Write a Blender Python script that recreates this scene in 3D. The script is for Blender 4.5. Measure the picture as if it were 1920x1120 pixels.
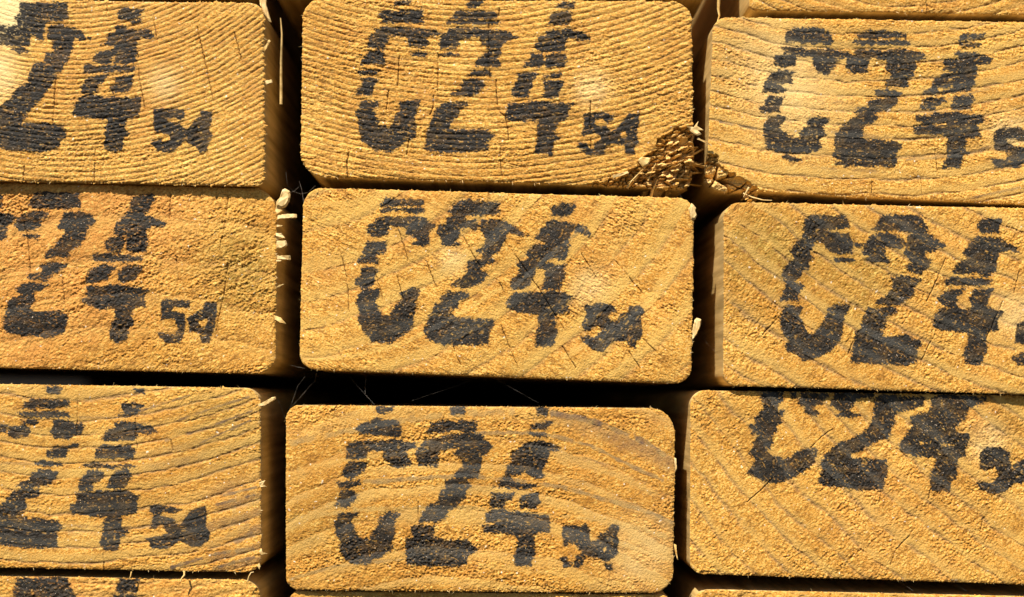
import bpy, math, random
import numpy as np

# ------------------------------------------------------------------ camera, light, exposure
for _o in list(bpy.data.objects): bpy.data.objects.remove(_o)
SC = bpy.context.scene
COL = SC.collection
S = 0.00013            # metres per photo pixel on the plane of the sawn ends (a 45 x 95 mm timber)
VX, VY = 930.0, 745.0  # where the line of sight meets that plane
D = 0.38               # camera distance

def W(px, py, y=0.0):
    """point of the stack whose size is measured on the front plane, set back by y metres"""
    k = S * (D + y) / D
    return np.stack([(np.asarray(px, float) - VX) * k, np.asarray(px, float) * 0 + y, (VY - np.asarray(py, float)) * k], -1)

cam_d = bpy.data.cameras.new('camera'); cam = bpy.data.objects.new('camera', cam_d); COL.objects.link(cam)
cam.location = (0, -D, 0); cam.rotation_euler = (math.radians(90), 0, 0)
cam_d.sensor_width = 36.0; cam_d.lens = D / (1920 * S) * 36.0
cam_d.shift_x = (960 - VX) / 1920; cam_d.shift_y = (VY - 560) / 1920
cam_d.clip_start = 0.01; cam_d.clip_end = 50
cam_d.dof.use_dof = True; cam_d.dof.focus_distance = D; cam_d.dof.aperture_fstop = 7.1
SC.camera = cam

SUN_EL, SUN_AZ = 53.0, 29.0        # height, and degrees to the left of straight behind the camera
world = bpy.data.worlds.new('World'); SC.world = world; world.use_nodes = True
wn = world.node_tree; bg = wn.nodes['Background']
sky = wn.nodes.new('ShaderNodeTexSky'); sky.sky_type = 'NISHITA'; sky.sun_disc = False
sky.sun_elevation = math.radians(SUN_EL); sky.sun_rotation = math.radians(180 + SUN_AZ)
wn.links.new(sky.outputs[0], bg.inputs[0]); bg.inputs[1].default_value = 0.06
sd_ = bpy.data.lights.new('sun', 'SUN'); sd_.energy = 5.0; sd_.angle = math.radians(0.5); sd_.color = (1.0, 0.92, 0.80)
sun = bpy.data.objects.new('sun', sd_); COL.objects.link(sun)
sun.rotation_euler = (math.radians(90 - SUN_EL), 0, math.radians(-SUN_AZ))
SC.view_settings.view_transform = 'Standard'; SC.view_settings.look = 'None'
SC.view_settings.exposure = 0.60; SC.view_settings.gamma = 1.0; SC.view_settings.use_curve_mapping = False

# ------------------------------------------------------------------ the stamps, glyph by glyph
# beam: (origin x, origin y, scale, {glyph: [outlines]}); a leading '-' is a hole in the print
INK = {}
def ink(beam, ox, oy, sc, glyph, *polys):
    for p in polys:
        hole = p.startswith('-h ')
        v = [float(t) for t in p.replace('-h ', '').replace(',', ' ').split()]
        pts = np.array(v).reshape(-1, 2) / sc + np.array([ox, oy])
        INK.setdefault(beam, {}).setdefault(glyph, []).append((hole, pts))
def ink_copy(src, dst, glyph, dx, dy, as_glyph=None):
    for hole, pts in INK[src][glyph]:
        INK.setdefault(dst, {}).setdefault(as_glyph or glyph, []).append((hole, pts + np.array([dx, dy])))

ink('TL',0,10,4,'2',
 '140,-20 500,-20 500,60 525,105 430,110 360,115 330,170 320,270 240,225 215,300 140,310 0,290 -60,270 -60,150 0,150 130,150 150,130 105,95 145,60',
 '80,330 110,315 190,325 230,350 150,360',
 '365,160 440,140 540,165 610,185 640,250 600,265 560,240 530,320 400,315 395,265 350,250', '660,230 685,240 675,262 655,255',
 '345,360 400,350 400,310 540,305 540,350 500,430 470,455 460,495 430,500 435,530 400,590 350,660 300,720 225,790 190,850 160,890 60,880 -30,880 -30,790 30,740 100,680 130,620 210,580 230,500 260,430 340,435',
 '-60,850 0,855 130,890 350,885 460,905 500,935 490,990 460,1000 430,1080 300,1095 100,1090 0,1070 -60,1050')
ink('TL',0,10,4,'4',
 '885,35 930,20 1075,25 1050,60 1040,95 980,110 880,110', '975,115 1050,100 1060,130 990,148',
 '860,160 920,145 960,175 1110,180 1160,225 1120,250 1060,240 1020,265 1025,300 1020,400 1020,430 940,440 860,430 870,380 830,380 840,430 780,450 700,410 730,345 870,330 860,305 755,295 800,260 805,210 870,200',
 '640,450 720,445 730,460 800,450 1010,460 1000,500 870,500 690,515 630,510',
 '630,560 700,530 810,520 770,580 720,600 740,640 715,660 610,655 605,620 640,590',
 '860,545 1000,525 990,600 970,655 830,660 830,620 870,590',
 '590,690 700,675 780,690 900,695 1060,690 1050,780 1040,835 950,860 940,930 970,965 920,1000 910,1090 840,1100 780,1080 790,1000 790,920 820,860 720,850 545,825 560,770')
ink('TL',0,10,4,'5',
 '1155,780 1250,770 1375,780 1385,830 1350,860 1300,840 1240,850 1250,875 1350,880 1360,910 1400,930 1400,1000 1330,1070 1290,1105 1180,1095 1130,1030 1200,1005 1230,1030 1280,1010 1270,970 1160,950 1150,880')
ink('TL',0,10,4,'4b', '1500,790 1590,795 1590,830 1570,930 1590,980 1550,1090 1500,1105 1470,1060 1400,1030 1380,1000 1390,940 1460,860 1500,830')

ink('TC',640,10,4,'C',
 '400,-60 540,-60 500,-5 400,0',
 '330,35 610,40 610,80 590,100 630,120 620,135 290,130 310,105 270,75',
 '300,160 560,170 690,185 760,210 670,225 640,245 660,290 600,320 510,300 490,240 360,225 340,280 320,325 200,325 200,280 220,220 260,200 250,180',
 '510,365 580,340 650,360 620,380 560,385', '200,345 325,345 320,440 150,445 150,410 190,390', '125,495 180,475 290,490 260,520 130,522',
 '150,545 280,550 240,610 230,660 190,675 100,665 130,625 150,600',
 '145,715 290,715 260,765 240,785 270,850 290,890 350,915 390,880 400,840 440,790 440,720 590,715 560,780 550,850 560,920 550,990 480,1020 430,1060 370,1095 250,1085 160,1020 130,940 130,880 110,800 140,770')
ink('TC',640,10,4,'2',
 '940,0 980,-60 1080,-60 1020,15 960,15', '860,45 1150,40 1170,60 1170,100 820,100', '800,113 1180,113 1195,130 1180,142 790,135',
 '800,175 850,165 1130,180 1240,195 1290,230 1340,240 1250,260 1215,290 1190,320 1200,360 1170,400 1190,440 1170,460 1010,460 1020,410 1070,370 1100,340 1080,300 1050,290 1040,235 970,240 890,255 880,290 850,325 740,325 735,270 750,215 790,215',
 '740,355 880,360 880,375 760,380', '1000,490 1090,480 1130,515 1120,530 950,530 960,510',
 '920,565 1000,545 1090,575 1060,615 1030,640 1035,660 960,685 810,675 840,645 900,635 890,605',
 '760,730 940,725 940,750 880,780 880,830 830,870 810,920 850,935 1050,925 1100,930 1150,985 1100,1020 1100,1090 800,1110 620,1080 640,1000 640,920 680,860 700,800 720,770')
ink('TC',640,10,4,'4',
 '1600,60 1720,50 1730,90 1700,150 1560,140 1560,90', '1600,20 1660,-20 1750,-20 1735,30',
 '1560,185 1700,185 1780,200 1870,240 1860,260 1800,270 1700,235 1680,300 1690,345 1480,345 1440,330 1450,295 1480,280 1480,240 1520,225',
 '1420,365 1510,360 1520,400 1500,465 1365,465 1375,430 1410,420', '1530,370 1680,365 1690,430 1670,470 1530,465',
 '1310,515 1420,500 1480,515 1430,560 1440,600 1410,640 1400,690 1290,690 1280,640 1290,600 1320,570 1330,540',
 '1510,525 1650,505 1650,540 1510,550', '1520,570 1660,570 1650,630 1620,690 1500,695 1520,640',
 '1250,740 1500,720 1560,735 1740,740 1700,790 1690,860 1620,890 1600,960 1640,995 1590,1030 1580,1130 1450,1110 1470,1000 1480,880 1330,875 1225,850 1220,815 1240,800')
ink('TC',1040,180,8,'5',
 '440,270 700,250 890,290 880,330 850,385 780,400 720,350 610,350 590,410 650,450 780,460 840,540 820,640 760,800 730,880 640,895 480,880 400,820 340,760 380,705 470,710 520,790 580,780 600,720 680,650 690,610 600,560 430,610 400,560 440,470')
ink('TC',1040,180,8,'4b',
 '1100,260 1270,270 1265,400 1240,450 1240,650 1260,700 1190,790 1200,870 1060,870 1060,790 1050,745 850,715 760,760 700,600 850,545 930,490 990,420 1060,330',
 '-h 990,540 1060,535 1080,600 1060,640 1000,620')

ink('TR',1410,40,4,'C',
 '265,75 320,50 480,50 590,85 600,120 610,150 600,175 260,155 250,125',
 '220,195 370,190 430,215 500,200 580,205 720,225 760,250 900,265 860,350 880,390 800,400 740,380 700,350 710,280 640,285 625,340 570,400 500,385 460,320 460,275 370,260 250,240',
 '175,255 330,240 330,330 220,340 150,330', '140,400 200,365 330,375 290,410 300,470 180,465 220,495 270,510 230,540 80,535 90,480',
 '100,590 130,565 240,570 215,620 205,680 70,690 60,655 100,635',
 '130,720 190,708 260,735 225,770 200,800 240,835 320,880 370,875 355,835 420,790 410,740 490,715 575,735 560,770 530,790 555,870 500,890 520,940 480,980 350,995 230,990 110,965 90,860 80,790',
 '210,1010 290,1010 385,1035 380,1055 280,1050')
ink('TR',1410,40,4,'2',
 '790,95 880,75 1010,70 1165,95 1150,125 800,130', '780,142 1150,142 1190,160 1190,180 800,175 755,160',
 '770,220 840,205 990,225 1040,215 1140,205 1290,240 1300,270 1230,300 1240,340 1210,390 1220,410 1180,420 1170,490 1010,495 1005,440 1060,410 1010,360 1010,290 900,275 760,260',
 '920,520 1000,510 1130,540 1090,570 1090,610 1010,670 900,690 940,720 920,750 840,790 820,870 850,885 1000,890 1120,920 1120,950 1080,990 1080,1090 850,1085 630,1085 620,1050 680,1045 600,1010 620,960 620,880 640,830 690,770 790,710 770,680 790,655 870,645 870,590 1030,575 930,555')
ink('TR',1410,40,4,'4',
 '1560,110 1580,95 1750,95 1740,125 1700,140 1550,145', '1560,155 1640,150 1720,170 1700,190 1570,195 1550,170',
 '1520,230 1640,235 1700,235 1810,280 1780,310 1690,330 1690,410 1660,430 1670,470 1640,520 1500,540 1275,560 1290,520 1350,495 1370,430 1440,400 1540,380 1440,365 1440,310 1470,280 1560,275 1520,255',
 '-h 1400,500 1500,485 1480,505 1410,520', '1280,600 1320,570 1440,570 1460,600 1380,640 1380,665 1250,660 1265,630 1310,625',
 '1520,570 1660,550 1670,590 1640,640 1640,665 1500,660 1500,625 1540,615 1500,600',
 '1230,710 1390,685 1560,690 1740,710 1740,745 1690,780 1710,860 1620,880 1590,960 1640,985 1590,1010 1560,1100 1430,1100 1440,1050 1470,1000 1460,920 1490,880 1400,850 1220,845 1215,790 1300,765 1230,745',
 '-h 1350,765 1460,760 1460,780 1360,785')
ink('TR',1410,40,4,'5',
 '1850,800 1920,790 2010,800 2080,850 2040,900 1960,880 1900,900 1960,930 2060,960 2080,1040 2000,1100 1820,1100 1790,1030 1900,1040 1920,1000 1900,980 1820,960 1810,850')
ink_copy('TC','TR','4b',778,30)

ink('ML',0,365,4,'2',
 '230,50 260,0 330,-20 590,-10 610,100 320,105 210,85',
 '220,135 310,120 370,140 360,160 300,180 310,220 260,275 150,270 110,240 130,180 60,230 30,270 -30,250 -20,120 30,140 130,165',
 '160,300 220,290 300,310 280,330 170,315',
 '470,140 600,130 690,150 715,200 660,260 640,330 600,380 540,410 500,440 535,465 340,475 340,435 410,405 430,350 480,310 500,270 430,250 460,200',
 '300,540 350,505 500,520 480,550 420,590 340,650 200,625 200,605 310,580',
 '120,710 190,660 360,680 300,720 240,735 260,790 210,860 270,875 450,875 510,930 490,1000 460,1050 360,1075 200,1060 40,1030 20,960 50,860 80,770 170,750')
ink('ML',0,365,4,'4',
 '990,10 1140,0 1170,30 1130,70 1110,125 1060,130 1150,175 1250,215 1230,240 1140,240 1090,270 1110,330 1100,430 980,440 950,400 940,310 850,300 880,210 940,150 970,115',
 '780,360 830,320 920,320 940,360 900,430 800,425', '690,490 710,450 790,440 1080,470 1070,495 930,505 720,500',
 '650,620 680,560 770,520 870,545 820,590 800,640 720,660 650,660', '900,570 960,530 1070,545 1030,600 1010,645 920,660 890,630',
 '650,690 900,675 1110,715 1080,770 1090,840 1000,850 980,920 1010,965 960,1010 940,1100 880,1112 820,1080 830,990 870,900 850,850 740,860 610,810 610,790 650,760')
ink('ML',0,365,4,'5',
 '1200,800 1240,785 1420,795 1420,850 1300,840 1290,875 1380,890 1390,980 1370,1060 1340,1110 1250,1115 1190,1070 1180,1030 1310,1050 1330,1000 1310,930 1200,945 1215,900')
ink('ML',0,365,4,'4b',
 '1550,800 1620,810 1625,870 1610,1000 1590,1040 1570,1110 1510,1110 1500,1040 1420,1020 1420,970 1400,930 1470,890 1510,860', '-h 1490,950 1560,920 1540,985 1500,1000')

ink('MC',640,370,4,'C',
 '300,60 330,10 600,20 620,50 590,68 300,68', '310,78 590,80 630,100 620,125 450,105 300,115',
 '260,170 330,145 600,150 710,210 660,260 655,310 660,345 620,365 530,350 570,320 490,270 480,230 360,220 350,280 240,300 200,270 210,210',
 '200,330 340,330 330,420 290,430 250,440 290,465 270,495 130,495 115,460 180,440 160,400', '150,530 250,520 280,545 240,600 240,650 180,685 110,660 110,610 150,590',
 '150,690 290,690 290,730 255,780 290,850 320,890 360,885 400,830 450,770 440,720 520,680 590,700 560,760 560,820 540,920 540,980 460,1030 380,1090 340,1095 240,1080 160,1000 130,920 140,860 110,790')
ink('MC',640,370,4,'2',
 '840,50 930,15 1200,40 1170,80 1200,110 1190,130 1060,135 950,130 920,170 1000,165 1040,210 1000,255 940,230 900,240 880,290 860,330 900,350 880,365 750,360 760,330 720,280 730,220 800,190 790,160 850,140 800,110 830,80',
 '1050,175 1200,165 1270,200 1300,230 1420,300 1340,290 1260,260 1220,340 1190,400 1130,450 1160,490 1050,520 1050,545 1110,575 1060,630 1010,660 940,685 820,660 830,640 900,610 950,540 950,480 1040,470 1060,440 1020,400 1090,340 1060,260 1040,230',
 '740,750 800,705 950,715 960,740 880,780 870,830 830,860 850,900 1000,915 1130,920 1150,945 1100,1040 1110,1105 760,1110 640,1060 625,1000 650,900 690,860 700,800 740,790')
ink('MC',640,370,4,'4',
 '1580,80 1640,45 1760,60 1750,95 1700,145 1570,135',
 '1540,190 1590,170 1750,200 1830,220 1870,270 1860,290 1770,255 1720,260 1700,320 1720,370 1700,430 1660,470 1580,460 1530,490 1690,510 1670,535 1680,580 1630,690 1500,690 1530,620 1530,545 1460,530 1440,590 1420,660 1370,690 1280,690 1270,630 1310,590 1340,540 1320,510 1340,475 1440,470 1390,430 1430,360 1540,345 1460,310 1490,240 1540,225',
 '1250,760 1300,715 1500,715 1600,700 1740,740 1690,800 1710,860 1610,880 1610,960 1620,1010 1590,1120 1460,1115 1450,1040 1490,960 1470,880 1330,865 1230,820')
ink('MC',1040,550,8,'5',
 '440,200 480,165 560,180 700,135 900,185 930,290 840,290 800,360 900,430 980,500 900,650 850,750 780,830 700,880 560,840 440,740 390,690 390,640 500,620 590,680 700,570 680,520 640,480 520,570 460,560 400,470 450,400 480,300')
ink('MC',1040,550,8,'4b',
 '1120,190 1270,180 1360,270 1300,340 1300,430 1290,520 1320,580 1280,690 1220,720 1210,820 1130,805 1090,720 900,710 850,740 900,560 870,440 950,400 1000,300 1110,280')

ink('MR',1440,400,4,'C',
 '270,50 330,15 590,20 600,60 610,110 400,125 480,150 600,150 640,200 640,290 560,310 470,290 400,215 350,215 310,310 350,345 300,360 310,410 260,440 260,480 200,510 270,540 230,600 240,660 180,660 90,660 120,580 140,530 95,480 120,420 200,340 170,290 230,200 270,150 260,90',
 '500,340 560,330 650,350 640,365 510,360', '650,215 710,225 700,260 650,250',
 '150,690 270,710 230,770 280,840 290,885 340,910 400,850 440,760 450,710 520,680 620,690 570,770 560,870 530,970 450,1040 350,1090 260,1110 220,1060 140,1040 130,980 170,960 120,910 90,800 110,740')
ink('MR',1440,400,4,'2',
 '830,50 860,15 1160,15 1170,70 1200,110 1190,150 1260,190 1350,245 1280,270 1180,300 1170,340 1230,350 1200,410 1150,455 1060,440 1030,400 1080,370 1020,300 1050,170 1100,150 1000,135 770,125 810,100',
 '770,170 850,145 960,160 1040,210 1000,265 890,255 870,310 920,360 900,375 760,370 730,350 760,320 710,300 720,240',
 '930,490 960,465 1150,490 1100,560 1100,600 1050,640 990,690 810,680 820,650 900,610 940,560',
 '760,710 960,710 970,735 890,770 880,850 850,920 900,925 1050,910 1130,950 1160,985 1130,1000 1120,1110 1050,1140 620,1120 630,1020 650,960 660,890 700,860 720,760')
ink('MR',1440,400,4,'4',
 '1560,100 1610,40 1750,45 1740,110 1730,145 1600,155',
 '1520,210 1560,175 1740,190 1860,260 1870,290 1740,280 1720,340 1710,440 1640,490 1560,440 1480,460 1390,440 1420,380 1500,340 1460,300 1490,260',
 '1330,500 1380,475 1690,500 1660,530 1530,545 1330,535',
 '1310,600 1350,565 1480,570 1420,620 1420,680 1440,720 1550,715 1510,660 1540,570 1690,565 1660,630 1640,700 1770,740 1720,800 1730,880 1650,890 1630,960 1650,1010 1600,1120 1590,1140 1490,1120 1470,1060 1510,960 1500,890 1320,885 1230,850 1250,770 1290,710 1370,710 1290,670 1280,640')
ink('MR',1440,400,4,'5',
 '1860,830 1920,810 2040,830 2040,890 1980,890 1960,930 2060,960 2080,1050 2000,1130 1880,1150 1820,1080 1900,1050 1940,1060 1960,1020 1930,990 1850,975')
ink_copy('MC','MR','4b',812,32)

ink('BL',0,750,4,'2',
 '340,-100 470,-90 450,-40 360,-50', '180,20 230,-5 510,0 520,50 380,70 170,65', '130,90 400,85 510,95 520,125 390,135 160,125',
 '60,200 200,190 230,230 220,275 130,290 60,275', '0,175 60,190 50,240 0,240', '150,150 250,145 300,165 260,185 180,180',
 '390,150 520,150 560,180 610,170 630,210 600,260 540,270 510,300 400,290 380,240 400,200', '340,400 390,345 590,330 580,350 510,370 490,420 430,435 350,425',
 '260,470 340,450 450,470 480,490 400,500 260,490', '240,545 300,525 430,535 420,580 360,640 290,655 120,650 160,620 220,600',
 '90,690 180,660 290,680 300,710 260,740 180,745 200,790 190,830 150,880 250,890 430,905 440,940 480,960 430,990 420,1110 200,1115 0,1080 -60,1060 -60,880 -40,830 30,770 110,755 30,745 70,730')
ink('BL',0,750,4,'4',
 '1000,-95 1090,-80 1080,-45 1010,-50', '910,30 1000,20 1075,45 1040,80 1040,110 940,125 890,120 930,90',
 '860,170 960,160 1030,180 1130,185 1180,235 1120,260 1040,250 1000,300 840,310 770,295 810,220 880,210',
 '720,375 760,340 980,340 1020,375 1000,440 870,435 800,440 710,430', '620,490 700,460 790,490 990,485 1010,500 840,515 640,505',
 '610,590 660,525 760,530 790,570 740,610 700,640 690,690 590,685 590,640', '840,570 880,525 960,525 995,570 960,630 930,670 800,665 800,645',
 '570,700 700,685 960,675 1010,700 1040,720 1025,790 1020,850 910,870 910,950 970,990 910,1030 890,1070 880,1130 780,1130 745,1080 770,1010 770,940 800,880 640,865 530,855 530,790 570,780')
ink('BL',0,750,4,'5',
 '1120,800 1160,780 1280,795 1370,825 1300,850 1220,840 1200,870 1310,890 1330,940 1380,990 1320,1080 1260,1115 1140,1115 1090,1040 1200,1020 1260,1000 1210,930 1160,970 1120,960 1140,900 1150,850 1120,840')
ink('BL',0,750,4,'4b', '1440,820 1540,795 1550,870 1540,940 1580,1000 1560,1060 1500,1105 1440,1095 1340,1050 1330,950 1380,890')

ink('BC',600,790,4,'C',
 '420,-108 556,-108 540,-70 430,-55', '270,50 330,10 420,-20 560,-10 610,30 620,95 590,125 450,105 290,95',
 '200,190 260,150 420,150 550,135 710,160 720,190 640,225 660,270 690,320 600,350 540,340 470,270 490,230 370,215 350,270 290,290 205,280',
 '180,340 240,295 350,310 330,380 240,430 160,410', '130,460 300,440 300,480 150,500', '150,520 230,515 290,550 250,600 200,650 105,625 150,570',
 '135,690 290,685 230,750 260,800 280,860 370,890 400,830 440,780 440,720 520,670 600,695 560,760 560,830 540,920 550,960 480,1000 390,1040 380,1070 250,1075 190,1030 155,980 150,900 120,850 115,760')
ink('BC',600,790,4,'2',
 '960,-112 1090,-112 1080,-50 990,-50', '830,20 900,0 1180,0 1170,90 1070,80 1030,70 800,95',
 '790,140 1050,90 1200,90 1250,150 1290,200 1220,260 1220,310 1190,380 1180,420 1100,440 1140,480 1090,520 1090,580 1040,625 970,670 950,710 880,760 740,755 760,700 810,630 880,600 890,550 940,490 940,450 1010,430 1010,390 1070,340 1060,290 1000,240 1040,200 900,220 880,290 890,345 740,330 720,250 750,190',
 '680,790 860,775 850,870 960,890 1120,900 1180,965 1110,1010 1100,1070 1040,1090 800,1080 650,1070 640,980 650,880 700,870')
ink('BC',600,790,4,'4',
 '1610,-105 1720,-100 1700,-50 1630,-45', '1580,30 1640,10 1750,5 1700,60 1580,60', '1550,85 1700,90 1700,115 1620,120',
 '1530,160 1650,145 1740,165 1840,210 1720,220 1710,290 1690,340 1650,370 1680,410 1640,430 1570,410 1540,370 1500,400 1380,400 1400,350 1440,310 1430,250 1480,210',
 '1380,410 1440,405 1440,450 1560,470 1640,490 1500,505 1300,500 1340,465', '1290,540 1460,540 1430,590 1390,600 1380,655 1270,645 1280,600', '1510,560 1640,530 1650,600 1620,650 1500,655',
 '1250,690 1280,660 1400,670 1720,710 1720,830 1620,840 1600,900 1610,990 1580,1085 1460,1080 1460,1000 1480,930 1480,850 1230,830 1220,785 1300,770 1240,750')
ink('BC',1000,950,8,'5',
 '440,290 560,270 720,300 780,255 860,330 840,480 870,540 870,650 770,760 740,870 660,920 600,900 640,740 720,700 640,580 520,540 530,600 430,590 450,520 430,430',
 '390,780 500,740 530,790 480,800 600,850 560,910 460,910 450,850')
ink('BC',1000,950,8,'4b',
 '1180,260 1280,280 1290,350 1250,430 1280,520 1260,600 1280,700 1200,770 1130,820 1060,820 1000,770 880,760 780,740 850,540 940,500 1000,410 1080,390',
 '-h 1030,640 1090,600 1100,660 1070,690', '1060,850 1180,850 1180,950 1090,950')

ink('BR',1390,730,3.623,'C',
 '130,60 150,15 280,15 280,80 240,130 290,150 270,190 280,230 230,245 240,290 200,310 215,360 180,420 200,455 260,460 300,480 410,410 480,400 520,410 490,500 420,560 340,610 290,630 180,635 110,610 40,570 60,530 100,480 50,440 80,390 80,360 130,310 70,300 55,250 100,230 85,210 150,130',
 '330,20 370,20 370,60 340,60', '390,100 400,20 560,20 600,40 540,110 480,120 540,165 480,185 430,160 430,120')
ink('BR',1390,730,3.623,'2',
 '620,60 640,20 900,20 900,60 780,60 760,120 720,140 810,175 760,190 640,180 690,160 610,110',
 '910,60 960,30 1240,60 1240,110 1140,140 1060,150 1040,190 1050,230 1010,290 1010,330 920,350 830,410 750,440 750,470 830,470 980,480 1000,560 970,620 960,680 800,690 700,670 560,650 520,630 550,560 540,500 560,450 660,370 780,320 870,260 900,180')
ink('BR',1390,730,3.623,'4',
 '1300,60 1340,30 1660,50 1640,100 1540,130 1520,200 1450,260 1450,290 1540,300 1550,330 1520,400 1520,450 1470,470 1460,520 1460,600 1420,640 1420,690 1300,690 1280,640 1290,560 1320,510 1330,470 1190,455 1080,420 1070,380 1110,320 1160,240 1150,190 1280,150',
 '-h 1215,360 1290,355 1280,372 1220,372','-h 1360,370 1440,375 1440,385 1365,385')
ink('BR',1390,730,3.623,'5',
 '1620,440 1660,395 1760,395 1830,430 1820,480 1840,540 1900,560 1920,640 1850,640 1790,700 1700,715 1620,680 1595,630 1700,640 1750,590 1720,530 1660,550 1620,540')
ink('BR',1390,730,3.623,'4b', '1850,520 1920,470 2020,440 2030,600 2000,720 1920,700 1920,640 1870,600')
for _d, _s, _dx, _dy in (('TL','TC',-807,-4), ('ML','MC',-792,-12), ('BL','BC',-775,-32)):
    ink_copy(_s, _d, 'C', _dx, _dy)
ink('LL',0,1020,3,'2', '90,190 380,190 400,250 440,330 440,520 60,520 60,330 70,280')
ink('LL',0,1020,3,'4', '670,195 800,200 760,230 780,275 650,275', '640,290 740,280 820,320 800,400 560,400 620,330')

# ------------------------------------------------------------------ noise and distance helpers
_T = np.random.RandomState(7).rand(16, 256, 256)
def vn(x, y, k=0):
    x = np.asarray(x, float) + 1000.37 + k * 17.3; y = np.asarray(y, float) + 1000.11 + k * 9.7
    xi = np.floor(x).astype(int); yi = np.floor(y).astype(int)
    fx = x - xi; fy = y - yi
    fx = fx * fx * (3 - 2 * fx); fy = fy * fy * (3 - 2 * fy)
    t = _T[k % 16]; a, b = xi & 255, (xi + 1) & 255; c, d = yi & 255, (yi + 1) & 255
    return (t[a, c] * (1 - fx) + t[b, c] * fx) * (1 - fy) + (t[a, d] * (1 - fx) + t[b, d] * fx) * fy
def fbm(x, y, k=0, n=3):
    s = 0; a = 0.5
    for i in range(n):
        s = s + a * vn(x * 2 ** i, y * 2 ** i, k + i * 3); a *= 0.5
    return s / (1 - 0.5 ** n)
def ss(a, b, x):
    t = np.clip((x - a) / (b - a), 0, 1); return t * t * (3 - 2 * t)
def seg_dist(px, py, a, b):
    ax, ay = a; bx, by = b; dx, dy = bx - ax, by - ay
    t = np.clip(((px - ax) * dx + (py - ay) * dy) / (dx * dx + dy * dy + 1e-9), 0, 1)
    return np.hypot(px - ax - t * dx, py - ay - t * dy)
def poly_sd(px, py, P):
    """signed distance, positive inside"""
    ins = np.zeros(px.shape, bool); d = np.full(px.shape, 1e9)
    n = len(P)
    for i in range(n):
        a, b = P[i], P[(i + 1) % n]
        d = np.minimum(d, seg_dist(px, py, a, b))
        if a[1] != b[1]:
            c = ((a[1] > py) != (b[1] > py)) & (px < (b[0] - a[0]) * (py - a[1]) / (b[1] - a[1]) + a[0])
            ins ^= c
    return np.where(ins, d, -d)
def union_sd(px, py, polys, pad=12):
    out = np.full(px.shape, -99.0)
    for hole in (False, True):
        for h, P in polys:
            if h != hole: continue
            m = (px > P[:, 0].min() - pad) & (px < P[:, 0].max() + pad) & (py > P[:, 1].min() - pad) & (py < P[:, 1].max() + pad)
            if not m.any(): continue
            s = poly_sd(px[m], py[m], P)
            out[m] = np.minimum(out[m], -s) if hole else np.maximum(out[m], s)
    return out

# ------------------------------------------------------------------ materials
def mat_new(name):
    m = bpy.data.materials.new(name); m.use_nodes = True
    return m, m.node_tree.nodes, m.node_tree.links
class NT:
    def __init__(s, nodes, links): s.n, s.l = nodes, links
    def put(s, inp, v):
        if hasattr(v, 'links'): s.l.new(v, inp)
        else:
            if isinstance(v, (tuple, list)) and len(v) == 3 and len(inp.default_value) == 4: v = (*v, 1)
            inp.default_value = v
    def math(s, op, a, b=0.0, clamp=False):
        q = s.n.new('ShaderNodeMath'); q.operation = op; q.use_clamp = clamp
        s.put(q.inputs[0], a); s.put(q.inputs[1], b); return q.outputs[0]
    def mix(s, f, a, b, mode='MIX'):
        q = s.n.new('ShaderNodeMix'); q.data_type = 'RGBA'; q.blend_type = mode; q.clamp_factor = True
        s.put(q.inputs[0], f); s.put(q.inputs[6], a); s.put(q.inputs[7], b); return q.outputs[2]
    def noise(s, vec, scale, detail=2, rough=.5):
        q = s.n.new('ShaderNodeTexNoise'); q.inputs['Scale'].default_value = scale
        q.inputs['Detail'].default_value = detail; q.inputs['Roughness'].default_value = rough
        if vec is not None: s.l.new(vec, q.inputs['Vector'])
        return q.outputs[0]
    def ramp(s, f, lo, hi, a=0.0, b=1.0):
        q = s.n.new('ShaderNodeMapRange'); q.clamp = True
        s.put(q.inputs[0], f)
        for i, v in enumerate((lo, hi, a, b)): q.inputs[i + 1].default_value = v
        return q.outputs[0]
    def scalevec(s, vec, sc):
        q = s.n.new('ShaderNodeMapping'); q.inputs['Scale'].default_value = sc; s.l.new(vec, q.inputs['Vector']); return q.outputs[0]

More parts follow.
